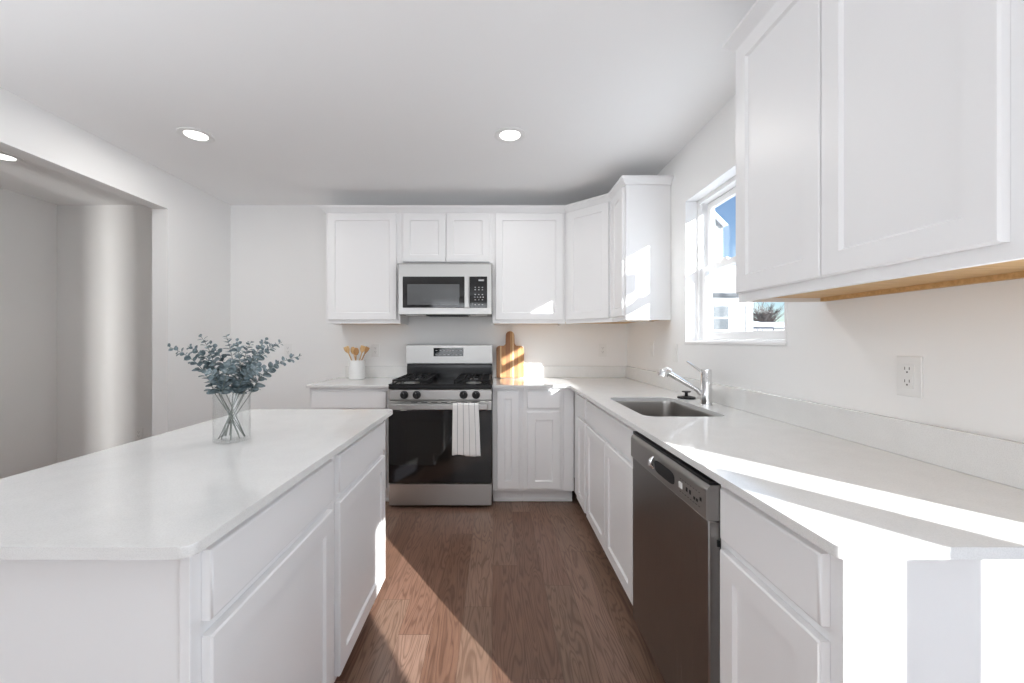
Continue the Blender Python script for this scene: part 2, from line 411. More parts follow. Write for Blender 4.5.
# sink window: white returns, frame, upper sash outside, lower sash inside
w = struct('window_1', B().box(1.262, 1.345, WY0, WY0 + .03, WZ0, WZ1, .002).box(1.262, 1.345, WY1 - .03, WY1, WZ0, WZ1, .002)
           .box(1.262, 1.345, WY0 + .03, WY1 - .03, WZ1 - .035, WZ1, .002).box(1.262, 1.345, WY0 + .03, WY1 - .03, WZ0, WZ0 + .022, .002)
           .box(1.275, 1.285, WY1 - .036, WY1 - .03, WZ0, WZ1 - .035).box(1.275, 1.285, WY0 + .03, WY0 + .036, WZ0, WZ1 - .035), M['trim'], 'white double-hung window over the sink')
zm = 1.665
def sash(x0, x1, z0, z1, bottom, top):
    a, c = WY0 + .036, WY1 - .036; s_ = .038
    b = B().box(x0, x1, a, a + s_, z0, z1, .002).box(x0, x1, c - s_, c, z0, z1, .002)
    b.box(x0, x1, a + s_, c - s_, z0, z0 + bottom, .002).box(x0, x1, a + s_, c - s_, z1 - top, z1, .002)
    o = struct('sash', b, M['trim'], parent=w)
    struct('pane', B().box((x0 + x1) / 2 - .002, (x0 + x1) / 2 + .002, a + s_, c - s_, z0 + bottom, z1 - top), M['pane'], parent=o)
    return o
sash(1.312, 1.338, zm - .018, WZ1 - .037, .034, .036)
lo = sash(1.280, 1.307, WZ0 + .023, zm + .018, .042, .034)
ly = (WY0 + WY1) / 2 + .17
struct('sash_lock', B().box(1.280, 1.304, ly - .03, ly + .03, zm + .018, zm + .026, .002).box(1.284, 1.297, ly - .012, ly + .03, zm + .026, zm + .036, .003), M['trim'], parent=lo)
# window returns and slim casing
struct('trim_1', B().box(1.187, 1.262, WY0 - .002, WY0 + .012, WZ0, WZ1, .001).box(1.187, 1.262, WY1 - .012, WY1 + .002, WZ0, WZ1, .001)
       .box(1.187, 1.262, WY0 + .012, WY1 - .012, WZ1 - .012, WZ1 + .002, .001).box(1.184, 1.262, WY0 - .002, WY1 + .002, WZ0 - .004, WZ0 + .012, .002),
       M['trim'], 'white returns lining the sink window')
struct('window_added_side', B().box(-2.495, -2.40, -1.6, -1.54, .6, 2.3).box(-2.495, -2.40, 1.06, 1.12, .6, 2.3).box(-2.495, -2.40, -.28, -.2, .6, 2.3)
       .box(-2.495, -2.40, -1.54, 1.06, .6, .66).box(-2.495, -2.40, -1.54, 1.06, 2.24, 2.3).box(-2.47, -2.45, -1.54, 1.06, .66, 2.24), M['trim'], 'unseen shaded side window added behind the camera with a fill lamp')  # unseen, added for the side fill lamp; closed panel keeps the hall lamp out

# ------------------------------------------------------------------ base cabinets
Z_D0, Z_D1, Z_DR0, Z_DR1 = .125, .700, .727, .856
def base_cabinet(label, fr, a0, a1, doors, drawers, depth=.585, toe=True, group=None, hollow=False, filler=None, end_gap=0.0):
    c = fr.pt((a0 + a1) / 2, -depth / 2, 0)
    t = thing('base_cabinet', label, 'cabinet', c, group)
    g = .0006
    b = B()
    if hollow:
        fr.box(b, a0 + g, a1 - g, -depth, 0, .105, .64, .001)
        fr.box(b, a0 + g, a1 - g, -.02, 0, .6405, CT0, .001)
        fr.box(b, a0 + g, a0 + .02, -depth, -.0205, .6405, CT0)
        fr.box(b, a1 - .02, a1 - g, -depth, -.0205, .6405, CT0)
    else:
        fr.box(b, a0 + g, a1 - g, -.019, 0, .105, CT0, .001)
        fr.box(b, a0 + g + end_gap, a1 - g, -depth, -.0192, .105, CT0)
    obj('cabinet_box', b, M['cab'], t)
    if filler:
        obj('filler_strip', fr.box(B(), filler[0] + g, filler[1] - g, -.019, 0, .105, CT0, .001), M['cab'], t)
    b = B(); f0, f1 = a0, (filler[1] if filler else a1)
    fr.box(b, f0 + g, f1 - g, -depth, -.076, 0, .1045)
    fr.box(b, f0 + g, f1 - g, -.0758, -.064, 0, .018, .003)
    obj('toe_kick', b, M['cab'], t)
    for d0, d1, z0, z1 in doors: obj('door', fr.shaker(d0, d1, z0, z1), M['cab'], t)
    for d0, d1, z0, z1 in drawers: obj('drawer', fr.slab(d0, d1, z0, z1), M['cab'], t)
    return t
YF = 3.060                                # back run face frame
XF = .593                                 # right run face frame
back = Fr((0, YF), (1, 0), (0, -1))
right = Fr((XF, YF), (0, -1), (-1, 0))    # a = distance toward the camera
island = Fr((-.53, 0), (0, 1), (1, 0))
G1, G2 = 'base cabinets along the walls', 'island cabinets'
RX0, RX1 = -.781, -.022
base_cabinet('white base cabinet left of the range, only its drawer showing above the island', back, -1.392, RX0 - .004,
             [(-1.367, -1.097, Z_D0, Z_D1), (-1.089, -.812, Z_D0, Z_D1)], [(-1.367, -.812, Z_DR0, Z_DR1)], group=G1)
base_cabinet('narrow white base cabinet right of the range with one tall door', back, RX1 + .004, .210, [(.014, .180, Z_D0, Z_DR1)], [], group=G1)
base_cabinet('white base cabinet in the inner corner with drawer over door, facing the camera', back, .210, .515,
             [(.240, .487, Z_D0, Z_D1)], [(.240, .487, Z_DR0, Z_DR1)], group=G1, filler=(.515, XF))
def ry(y): return YF - y
base_cabinet('slim white base cabinet of the sink run nearest the inner corner', right, ry(2.895), ry(2.59),
             [(ry(2.868), ry(2.617), Z_D0, Z_D1)], [(ry(2.868), ry(2.617), Z_DR0, Z_DR1)], group=G1)
base_cabinet('wide white sink base cabinet with two doors under one long drawer front', right, ry(2.59), ry(1.676),
             [(ry(2.563), ry(2.136), Z_D0, Z_D1), (ry(2.130), ry(1.703), Z_D0, Z_D1)], [(ry(2.563), ry(1.703), Z_DR0, Z_DR1)], group=G1, hollow=True)
base_cabinet('white base cabinet at the near end of the counter beside the dishwasher', right, ry(1.072), ry(.694),
             [(ry(1.043), ry(.721), Z_D0, Z_D1)], [(ry(1.043), ry(.721), Z_DR0, Z_DR1)], group=G1)
# blank strip between the two runs
f = thing('corner_filler', 'white blank filler strip in the inner corner of the base cabinets', 'filler', (XF, 2.97, 0))
b = B(); right.box(b, .0215, ry(2.895) - .0005, -.019, 0, .105, CT0, .001); obj('filler_strip', b, M['cab'], f)
b = B(); right.box(b, .0815, ry(2.895) - .0005, -.1, -.076, 0, .1045); obj('toe_kick', b, M['cab'], f)
IY0, IYM, IY1 = .7086, 1.3185, 1.928
base_cabinet('white island cabinet nearest the camera with drawer over door', island, IY0, IYM,
             [(IY0 + .027, IYM - .027, Z_D0, Z_D1)], [(IY0 + .027, IYM - .027, Z_DR0, Z_DR1)], depth=.60, group=G2, end_gap=.006)
base_cabinet('white island cabinet at the end nearest the range with drawer over door', island, IYM, IY1,
             [(IYM + .027, IY1 - .027, Z_D0, Z_D1)], [(IYM + .027, IY1 - .027, Z_DR0, Z_DR1)], depth=.60, group=G2)

# ------------------------------------------------------------------ countertops
def rounded(poly, rad, seg=6):
    """round the corners of a polygon whose radius entry is > 0"""
    out = []; k = len(poly)
    for i, (p, r_) in enumerate(zip(poly, rad)):
        p = Vector(p)
        if r_ <= 0: out.append(tuple(p)); continue
        a = (Vector(poly[i - 1]) - p).normalized(); c = (Vector(poly[(i + 1) % k]) - p).normalized()
        ang = a.angle(c); dist = r_ / math.tan(ang / 2)
        cen = p + (a + c).normalized() * (r_ / math.sin(ang / 2))
        s0 = p + a * dist - cen; s1 = p + c * dist - cen
        a0 = math.atan2(s0.y, s0.x); a1 = math.atan2(s1.y, s1.x)
        dd = (a1 - a0 + math.pi) % (2 * math.pi) - math.pi
        for j in range(seg + 1):
            th = a0 + dd * j / seg; out.append((cen.x + r_ * math.cos(th), cen.y + r_ * math.sin(th)))
    return out
CY, CX = 3.022, .550
b = B().prism(rounded([(-1.182, .653), (-.488, .653), (-.488, 1.966), (-1.182, 1.966)], [.02] * 4), CT0, CT1, .003)
tag(obj('countertop', b, M['quartz'], loc=(-.835, 1.31, CT0)), 'white quartz top of the kitchen island with the glass vase on it', 'countertop')
t = thing('countertop', 'short white quartz counter left of the range carrying the utensil crock', 'countertop', (-1.09, 3.35, CT0))
obj('counter_slab', B().prism(rounded([(-1.405, CY), (RX0 - .003, CY), (RX0 - .003, YB - .002), (-1.405, YB - .002)], [.012, 0, 0, 0]), CT0, CT1, .003), M['quartz'], t)
obj('backsplash', B().box(-1.34, RX0 - .003, YB - .022, YB - .002, CT1, 1.004, .002), M['quartz'], t)
t = thing('countertop', 'long L-shaped white quartz counter with the sink cut into it', 'countertop', (.87, 2.0, CT0))
SX0, SX1, SY0, SY1 = .655, 1.02, 1.775, 2.37
outer = rounded([(CX, .653), (XR - .002, .653), (XR - .002, YB - .002), (RX1 + .003, YB - .002), (RX1 + .003, CY), (CX - .03, CY), (CX, CY - .03)], [.012, 0, 0, 0, 0, 0, 0])
hole = rounded([(SX0, SY0), (SX1, SY0), (SX1, SY1), (SX0, SY1)], [.05] * 4, 8)
def slab_with_hole(outer, hole, z0, z1):
    bm = bmesh.new()
    for z in (z0, z1):
        es = []
        for poly in (outer, hole):
            vs = [bm.verts.new((x, y, z)) for x, y in poly]
            es += [bm.edges.new((vs[i], vs[(i + 1) % len(vs)])) for i in range(len(vs))]
        bmesh.ops.triangle_fill(bm, use_beauty=True, use_dissolve=False, edges=es)
    bm.verts.ensure_lookup_table()
    no, nh = len(outer), len(hole); tot = no + nh
    for off_, k in ((0, no), (no, nh)):
        for i in range(k):
            j = (i + 1) % k
            bm.faces.new((bm.verts[off_ + i], bm.verts[off_ + j], bm.verts[tot + off_ + j], bm.verts[tot + off_ + i]))
    bmesh.ops.recalc_face_normals(bm, faces=bm.faces)
    es = [e for e in bm.edges if len(e.link_faces) == 2 and abs(e.verts[0].co.z - e.verts[1].co.z) < 1e-6 and e.calc_face_angle(0) > 1]
    bmesh.ops.bevel(bm, geom=es, offset=.003, segments=2, profile=.5, affect='EDGES', clamp_overlap=True)
    return bm
obj('counter_slab', slab_with_hole(outer, hole, CT0, CT1), M['quartz'], t)
obj('backsplash', B().box(RX1 + .003, XR - .0225, YB - .022, YB - .002, CT1, 1.004, .002).box(XR - .022, XR - .002, .655, YB - .002, CT1, 1.004, .002), M['quartz'], t)

# ------------------------------------------------------------------ wall cabinets
UZ0, UZ1 = 1.372, 2.286
UD = .305
def wall_cabinet(label, fr, a0, a1, doors, z0, z1, group, depth=UD - .002, wood=True):
    t = thing('wall_cabinet', label, 'cabinet', fr.pt((a0 + a1) / 2, -depth / 2, z0), group)
    g = .0006; b = B(); rc = .014
    fr.box(b, a0 + g, a1 - g, -.019, 0, z0, z1, .001)
    fr.box(b, a0 + g, a0 + .015, -depth, -.0192, z0, z1)
    fr.box(b, a1 - .015, a1 - g, -depth, -.0192, z0, z1)
    fr.box(b, a0 + .0152, a1 - .0152, -depth, -.0192, z0 + rc + .004, z1)
    obj('cabinet_box', b, M['cab'], t)
    b = B()
    fr.box(b, a0 + .0155, a1 - .0155, -depth + .019, -.0195, z0 + rc, z0 + rc + .0035)
    fr.box(b, a0 + .0155, a1 - .0155, -depth, -depth + .0185, z0 + (.001 if group is None else .008), z0 + rc + .003)
    if wood: obj('underside', b, M['cabwood'], t)['label'] = 'bare wood underside'
    else: b.bm.free()
    for d0, d1, y0, y1 in doors: obj('door', fr.shaker(d0, d1, y0, y1), M['cab'], t)
    return t
UF = YB - UD
up = Fr((0, UF), (1, 0), (0, -1))
G3 = 'wall cabinets around the range'
UD0, UD1 = UZ0 + .030, UZ1 - .010
XC = XR - .61
wall_cabinet('white wall cabinet left of the microwave with one tall shaker door', up, -1.392, RX0, [(-1.372, -.808, UD0, UD1)], UZ0, UZ1, G3)
wall_cabinet('short white wall cabinet above the microwave with two small doors', up, RX0, RX1,
             [(RX0 + .024, -.405, 1.877, UD1), (-.399, RX1 - .024, 1.877, UD1)], 1.858, UZ1, G3, wood=False)
wall_cabinet('white wall cabinet right of the microwave above the cutting board', up, RX1, XC, [(RX1 + .024, XC - .020, UD0, UD1)], UZ0, UZ1, G3)
# diagonal corner cabinet
t = thing('wall_cabinet', 'white corner wall cabinet with its door set on the diagonal', 'cabinet', (.95, 3.43, UZ0), G3)
YC = YB - .61
XU = XR - UD
poly = [(XC + .001, UF), (XU, YC + .001), (XR - .002, YC + .001), (XR - .002, YB - .002), (XC + .001, YB - .002)]
obj('cabinet_box', B().prism(poly, UZ0 + .018, UZ1), M['cab'], t)
s2 = math.sqrt(.5)
dg = Fr((XC, UF), (s2, -s2), (-s2, -s2)); DL = math.hypot(XU - XC, UF - YC)
b = B(); dg.box(b, .004, DL - .004, -.019, .0002, UZ0, UZ1, .001); obj('face_frame', b, M['cab'], t)
cen = Vector((.95, 3.43)); inner = [tuple(cen + (Vector(q) - cen) * .93) for q in poly]
obj('underside', B().prism(inner, UZ0 + .012, UZ0 + .0175), M['cabwood'], t)['label'] = 'bare wood underside'
obj('door', dg.shaker(.028, DL - .028, UD0, UD1), M['cab'], t)
ur = Fr((XU, YC), (0, -1), (-1, 0))
wall_cabinet('slim white wall cabinet between corner cabinet and window, sunlit end facing the camera', ur, 0, .305, [(.022, .283, UD0, UD1)], UZ0, UZ1, G3)
# near wall cabinet
NY1, NY0 = 1.482, .655
wall_cabinet('large white two-door wall cabinet on the right, nearest the camera', ur, YC - NY1, YC - NY0,
             [(YC - NY1 + .012, YC - 1.089, UD0, UD1), (YC - 1.085, YC - NY0 - .045, UD0, UD1)], UZ0, UZ1, None)
# crowns
prof = [(.0005, UZ1 - .002), (.010, UZ1 - .002), (.012, UZ1 + .004), (.026, UZ1 + .022), (.036, UZ1 + .030), (.040, UZ1 + .034), (.040, UZ1 + .046), (-.018, UZ1 + .046), (-.018, UZ1 + .0005), (.0005, UZ1 + .0005)]
o = obj('crown_molding', B().sweep([(-1.392, YB - .002), (-1.392, UF), (XC, UF), (XU, YC), (XU, YC - .305), (XR - .002, YC - .305)], [(o_, z) for o_, z in prof]), M['cab'], smooth=25, loc=(-.3, UF, UZ1))
tag(o, 'white crown molding along the top of the cabinets around the range', 'molding')
o = obj('crown_molding', B().sweep([(XR - .002, NY1), (XU, NY1), (XU, NY0), (XR - .002, NY0)], prof), M['cab'], smooth=25, loc=(XU, 1.0, UZ1))
tag(o, 'white crown molding along the top of the near right wall cabinet', 'molding')

# ------------------------------------------------------------------ range
YG = 2.992
t = thing('gas_range', 'stainless steel gas range with black oven door between the base cabinets', 'range', ((RX0 + RX1) / 2, 3.3, 0))
xm = (RX0 + RX1) / 2
obj('range_body', B().box(RX0, RX1, YG + .03, 3.64, .03, .900, .002), M['steel_dark'], t)
for sx_ in (RX0 + .05, RX1 - .05):
    obj('foot', B().lathe((sx_, YG + .07, 0), [(.016, 0), (.016, .006), (.009, .010), (.009, .03)], 16, True, True), M['blackplastic'], t)
obj('storage_drawer', B().box(RX0 + .002, RX1 - .002, YG, YG + .0295, .022, .183, .004), M['steel'], t)
od = obj('oven_door', B().box(RX0 + .002, RX1 - .002, YG - .012, YG + .0295, .190, .724, .004), M['blackglass'], t)
ot = obj('door_trim', B().box(RX0 + .002, RX1 - .002, YG - .012, YG + .0295, .7245, .788, .004), M['steel'], od)
ow = obj('oven_window', B().box(RX0 + .13, RX1 - .13, YG - .0135, YG - .0122, .33, .645, .0005), M['ovenglass'], od)
hb = B().box(RX0 + .03, RX1 - .03, YG - .062, YG - .046, .734, .776, .006, 2)
for sx_ in (RX0 + .05, RX1 - .05): hb.box(sx_ - .012, sx_ + .012, YG - .047, YG - .0121, .742, .768, .002)
obj('handle', hb, M['steel'], od)
for k in range(7):
    xx = RX0 + .17 + k * .073
    obj('vent_slot', B().box(xx, xx + .045, YG - .0128, YG - .0121, .7785, .7835), M['blackplastic'], od)
cp = obj('control_panel', B().box(RX0 + .002, RX1 - .002, YG - .004, YG + .0295, .797, .873, .004), M['steel'], t)
for kx in (-.664, -.573, -.230, -.139):
    kb = B()
    L = []
    for r_, yy in ((.030, -.0045), (.030, -.010), (.026, -.012), (.0255, -.030), (.022, -.033)):
        L.append([(kx + r_ * math.cos(a_ * math.pi / 12), YG + yy, .835 + r_ * math.sin(a_ * math.pi / 12)) for a_ in range(24)])
    kb.grid(L, True, True, True); kb.box(kx - .004, kx + .004, YG - .040, YG - .0332, .835 - .021, .835 + .021, .001)
    kn = obj('knob', kb, M['blackplastic'], cp)
    obj('knob_mark', B().box(kx - .001, kx + .001, YG - .0406, YG - .0402, .845, .855), M['greyplastic'], kn)
ck = obj('cooktop', B().box(RX0, RX1, YG - .006, 3.60, .8765, .906, .005, 2).box(RX0 + .0, RX0 + .02, YG + .02, 3.6, .906, .914, .003).box(RX1 - .02, RX1, YG + .02, 3.6, .906, .914, .003)
         .box(RX0, RX1, YG - .006, YG + .02, .9062, .914, .003), M['enamel'], t)
for cx_, cy_, rr in ((-.64, 3.14, .045), (-.64, 3.43, .038), (-.165, 3.14, .045), (-.165, 3.43, .034)):
    bb = obj('burner', B().lathe((cx_, cy_, .9065), [(rr * 1.35, 0), (rr * 1.3, .006), (rr, .008), (rr, .016)], 24, True, True), M['steel'], ck)
    obj('burner_cap', B().lathe((cx_, cy_, .9230), [(rr * .9, 0), (rr * .9, .006), (rr * .7, .008)], 24, True, True), M['iron'], bb)
def grate(x0, x1):
    b = B(); y0, y1, z0, z1 = YG + .045, 3.565, .9275, .942; w_ = .011
    for xx in (x0, x1 - w_): b.box(xx, xx + w_, y0, y1, z0, z1, .002)
    for yy in (y0, (y0 + y1) / 2 - w_ / 2, y1 - w_): b.box(x0 + w_, x1 - w_, yy, yy + w_, z0, z1, .002)
    for k in range(1, 4):
        xx = x0 + (x1 - x0) * k / 4 - w_ / 2
        for a_, c_ in ((y0 + w_, y0 + .10), (y0 + .155, (y0 + y1) / 2 - w_ / 2), ((y0 + y1) / 2 + w_ / 2, (y0 + y1) / 2 + .10), (y1 - .11, y1 - w_)):
            b.box(xx, xx + w_, a_, c_, z0, z1, .002)
    for cyy in (y0 + .128, y1 - .135):
        b.box(x0 + w_, x0 + .095, cyy, cyy + w_, z0, z1, .002).box(x1 - .095, x1 - w_, cyy, cyy + w_, z0, z1, .002)
    for xx in (x0, x1 - w_):
        for yy in (y0, y1 - w_, (y0 + y1) / 2 - w_ / 2): b.box(xx, xx + w_, yy, yy + w_, .9066, z0)
    return b
obj('grate', grate(-.765, -.500), M['iron'], ck); obj('grate', grate(-.305, -.036), M['iron'], ck)
gb = B(); gb.grid([[(x, 3.600, .9005), (x, 3.600, .99), (x, 3.606, 1.028), (x, 3.641, 1.028), (x, 3.641, .9005)] for x in (RX0 + .004, RX1 - .004)], True, True, True)
gr = obj('backguard', gb, M['enamel'], t)
gp = B(); gp.grid([[(x, 3.590, 1.0285), (x, 3.586, 1.034), (x, 3.586, 1.190), (x, 3.594, 1.195), (x, 3.641, 1.195), (x, 3.641, 1.0285)] for x in (RX0 + .002, RX1 - .002)], True, True, True)
gpo = obj('backguard_panel', gp, M['steel'], gr)
def gy(z): return 3.586
db = B(); db.grid([[(x, gy(z) - e, z) for x, z in ((-.540, 1.094), (-.278, 1.094), (-.278, 1.168), (-.540, 1.168))] for e in (-.003, .003)], True, True, True)
dsp = obj('display', db, M['blackglass'], t)
for k in range(7):
    for zz in (1.108, 1.145):
        if k == 3 and zz > 1.12: continue
        xx = -.523 + k * .0355
        obj('touch_key', B().box(xx, xx + .016, gy(zz) - .0038, gy(zz) - .0030, zz - .003, zz + .003), M['greyplastic'], dsp)
obj('clock', B().box(-.425, -.390, gy(1.147) - .0038, gy(1.147) - .003, 1.138, 1.155), M['greyplastic'], dsp)

# towel over the oven handle
t0 = bmesh.new(); uvl = t0.loops.layers.uv.new('UVMap')
TX0, TX1 = -.303, -.118
cols, prof_t = 24, []
yb, yf, zt = YG - .0405, YG - .0675, .781
def tpt(s_):
    # s_ 0..1 from the back hem over the bar to the front hem
    Lb, Lt, Lf = .19, .032, .365
    d_ = s_ * (Lb + Lt + Lf)
    if d_ < Lb: return (yb + .0, zt - .004 - (Lb - d_), 'b')
    if d_ < Lb + Lt:
        q_ = (d_ - Lb) / Lt; return (yb + (yf - yb) * q_, zt - .004 + .006 * math.sin(math.pi * q_), 't')
    return (yf, zt - .004 - (d_ - Lb - Lt), 'f')
rows = 60; V = []
for r_ in range(rows + 1):
    s_ = r_ / rows; yy, zz, wh = tpt(s_); row = []
    for c_ in range(cols + 1):
        q_ = c_ / cols
        drop = max(0, zt - zz) / .36
        flare = .5 + (q_ - .5) * (1 + .10 * drop) + .03 * drop
        xx = TX0 + (TX1 - TX0) * flare
        wob = (.0035 * math.sin(q_ * 13 + 1) + .002 * math.sin(q_ * 29)) * min(1, drop * 2)
        y_ = yy + (-abs(wob) * 1.4 - .004 * drop if wh == 'f' else 0)
        z_ = zz + (.004 * math.sin(q_ * 7) - .010 * max(0, q_ - .25) if wh == 'f' else 0) * drop
        row.append(t0.verts.new((xx, y_, z_)))
    V.append(row)
for r_ in range(rows):
    for c_ in range(cols):
        fc = t0.faces.new((V[r_][c_], V[r_][c_ + 1], V[r_ + 1][c_ + 1], V[r_ + 1][c_]))
        for lp, (uu, vv) in zip(fc.loops, ((c_, r_), (c_ + 1, r_), (c_ + 1, r_ + 1), (c_, r_ + 1))): lp[uvl].uv = (uu / cols, vv / rows)
tw = obj('dish_towel', t0, M['towel'], loc=(-.21, YG - .06, .45), smooth=180)
sd = tw.modifiers.new('thickness', 'SOLIDIFY'); sd.thickness = .0025; sd.offset = 0
tag(tw, 'white dish towel with thin grey stripes hanging from the oven handle', 'towel')

# ------------------------------------------------------------------ microwave
MY, MZ0, MZ1 = 3.277, 1.441, 1.855
t = thing('microwave', 'stainless over-the-range microwave under the short wall cabinet', 'microwave', (xm, 3.45, MZ0))
mx0, mx1 = RX0 + .003, RX1 - .003
obj('microwave_body', B().box(mx0, mx1, MY + .031, YB - .004, MZ0 + .006, MZ1, .003), M['steel_dark'], t)
P_ = F_PX / MY
def mxp(px): return (px - 495) / P_
def mzp(py): return CAM_Z + (340.5 - py) / P_
obj('front_frame', B().box(mx0, mx1, MY, MY + .0305, MZ0, MZ1, .004), M['steel'], t)
dr = obj('door', B().box(mxp(402.8), mxp(464.5), MY - .008, MY + .001, mzp(307.8), mzp(276.6), .003), M['blackglass'], t)
obj('window', B().box(mxp(407.5), mxp(459.5), MY - .0092, MY - .0079, mzp(305), mzp(284.2), .0005), M['mwglass'], dr)
hb = B().box(mxp(464.8), mxp(469.0), MY - .038, MY - .022, mzp(308), mzp(276.6), .004, 2)
for zz in (mzp(304), mzp(281)): hb.box(mxp(465.4), mxp(468.4), MY - .0225, MY + .001, zz - .008, zz + .008)
obj('handle', hb, M['steel'], dr)
pn = obj('control_panel', B().box(mxp(469.6), mxp(487.2), MY - .007, MY + .001, mzp(307.8), mzp(276.6), .002), M['blackglass'], t)
obj('display', B().box(mxp(478.5), mxp(484), MY - .0078, MY - .0069, mzp(281.2), mzp(279.6)), M['greyplastic'], pn)
for r_, yy in enumerate((287, 289.4, 294.2, 296.8, 299.4, 304.3)):
    for k in range(3 if r_ != 3 else 4):
        xx = 474.6 + k * 3.6 if r_ != 3 else 474.2 + k * 2.8
        obj('key', B().box(mxp(xx), mxp(xx + 1.3), MY - .0078, MY - .0069, mzp(yy + .9), mzp(yy)), M['greyplastic'], pn)
obj('vent_louver', B().box(mxp(397.5), mxp(491), MY - .001, MY + .002, mzp(264.4), mzp(263.6), .0004), M['steel_dark'], t)
ub = B().box(mx0 + .22, mx1 - .20, MY + .03, MY + .22, MZ0 - .006, MZ0 + .0055, .002)
obj('grease_filter', ub, M['blackplastic'], t)
for a_, c_ in ((mx0 + .05, mx0 + .20), (mx1 - .18, mx1 - .04)):
    obj('task_light', B().box(a_, c_, MY + .06, MY + .16, MZ0 - .004, MZ0 + .0055, .002), M['whiteplastic'], t)

# ------------------------------------------------------------------ dishwasher
DY0, DY1 = 1.0755, 1.6725
DXF = .557
t = thing('dishwasher', 'stainless dishwasher built in between sink cabinet and end cabinet', 'dishwasher', (.85, 1.375, 0))
obj('dishwasher_body', B().box(DXF + .041, 1.15, DY0 + .004, DY1 - .004, .09, .872), M['blackplastic'], t)
obj('toe_kick', B().box(.66, .70, DY0 + .004, DY1 - .004, 0, .0895), M['blackplastic'], t)
dd = obj('door', B().box(DXF + .007, DXF + .040, DY0, DY1, .100, .757, .004), M['steel_dark'], t)
def dwprof(y): return [(DXF + .040, y, .7575), (DXF + .004, y, .7575), (DXF, y, .763), (DXF, y, .832), (DXF + .004, y, .844), (DXF + .012, y, .851), (DXF + .040, y, .851)]
strip = B().grid([dwprof(y) for y in (DY0, DY1)], True, True, True)
cs = obj('control_strip', strip, M['steel_y'], t)
obj('top_edge', B().box(DXF + .008, DXF + .045, DY0 + .001, DY1 - .001, .8515, .862, .001), M['blackplastic'], t)
# pocket handle: dark scoop under a pale lip
hp = B(); L = []
for e, sc_ in ((-.0006, 1.0), (-.0012, .97), (-.0008, .90)):
    L.append([(DXF + e, 1.345 + .080 * sc_ * math.copysign(abs(math.cos(a_)) ** .45, math.cos(a_)), .800 + .021 * sc_ * math.copysign(abs(math.sin(a_)) ** .6, math.sin(a_))) for a_ in [2 * math.pi * k / 28 for k in range(28)]])
hp.grid(L, True, True, True)
obj('handle_pocket', hp, M['blackplastic'], cs)
obj('handle_lip', B().tube([(DXF - .001, 1.432, .826), (DXF - .009, 1.436, .812), (DXF - .010, 1.434, .798), (DXF - .002, 1.428, .786)], [.004, .009, .009, .004], 10), M['chrome'], cs)
for yy, zz, hh in ((1.185, .800, .006), (1.165, .800, .006), (1.140, .793, .004), (1.125, .793, .004), (1.105, .803, .005)):
    obj('button', B().box(DXF - .0008, DXF + .0004, yy - .005, yy + .005, zz - hh, zz + hh, .0002), M['blackplastic'], cs)
kb = B().box(DXF - .0009, DXF + .0004, 1.212, 1.236, .790, .808, .0002)
obj('display', kb, M['whiteplastic'], cs)
for k in range(8):
    yy = 1.225 - k * .016
    obj('button_mark', B().box(DXF - .0007, DXF + .0004, yy - .004, yy + .004, .7795, .7815), M['blackplastic'], cs)
    obj('button_mark', B().box(DXF - .0007, DXF + .0004, yy - .003, yy + .003, .818, .8195), M['blackplastic'], cs)
obj('bumper', B().box(.585, .592, DY0 - .003, DY0 + .001, .690, .707), M['blackplastic'], t)

# ------------------------------------------------------------------ sink, faucet, stopper
t = thing('sink', 'stainless undermount sink set in the right counter under the window', 'sink', ((SX0 + SX1) / 2, (SY0 + SY1) / 2, .68))
def rr(ins, rad, z): return [(x, y, z) for x, y in rounded([(SX0 + ins, SY0 + ins), (SX1 - ins, SY0 + ins), (SX1 - ins, SY1 - ins), (SX0 + ins, SY1 - ins)], [rad] * 4, 8)]
bw = B().grid([rr(-.018, .06, .8815), rr(-.004, .054, .8815), rr(-.002, .052, .870), rr(.004, .05, .70), rr(.012, .05, .682), rr(.030, .045, .676), rr(.12, .03, .672)], True, False, True)
bo = obj('basin', bw, M['sink'], t)
sm = bo.modifiers.new('thickness', 'SOLIDIFY'); sm.thickness = .002; sm.offset = -1
obj('drain', B().lathe(((SX0 + SX1) / 2, (SY0 + SY1) / 2 + .05, .6725), [(.045, 0), (.045, .002), (.035, .003), (.030, .0012)], 24, True, True), M['chrome'], t)
FX, FY = 1.082, 2.09
t = thing('faucet', 'chrome single-lever pull-out faucet behind the sink', 'faucet', (FX, FY, CT1))
obj('faucet_body', B().lathe((FX, FY, CT1), [(.030, 0), (.030, .004), (.026, .007), (.0255, .168), (.025, .181), (.022, .184)], 28, True, True), M['chrome'], t)
sp = obj('spout', B().tube([(FX - .012, FY, CT1 + .052), (FX - .030, FY + .004, CT1 + .058), (FX - .042, FY + .008, CT1 + .078), (FX - .072, FY + .018, CT1 + .098), (FX - .135, FY + .038, CT1 + .138), (FX - .172, FY + .050, CT1 + .162)],
    [.012, .012, .0125, .013, .014, .0145], 16), M['chrome'], t)
obj('spray_head', B().tube([(FX - .160, FY + .046, CT1 + .168), (FX - .178, FY + .052, CT1 + .172), (FX - .193, FY + .057, CT1 + .163), (FX - .198, FY + .058, CT1 + .143)], [.014, .021, .025, .026], 18), M['chrome'], sp)
obj('lever', B().tube([(FX - .010, FY, CT1 + .172), (FX - .030, FY, CT1 + .176), (FX - .085, FY, CT1 + .215), (FX - .100, FY, CT1 + .224)], [.008, .007, .0045, .004], 10), M['chrome'], t)
tt = thing('sink_stopper', 'black sink stopper left lying on the counter behind the faucet', 'stopper', (1.095, 2.335, CT1))
obj('stopper_disc', B().lathe((1.095, 2.335, CT1), [(.046, .0), (.049, .004), (.046, .009), (.016, .013)], 28, True, True), M['blackplastic'], tt)
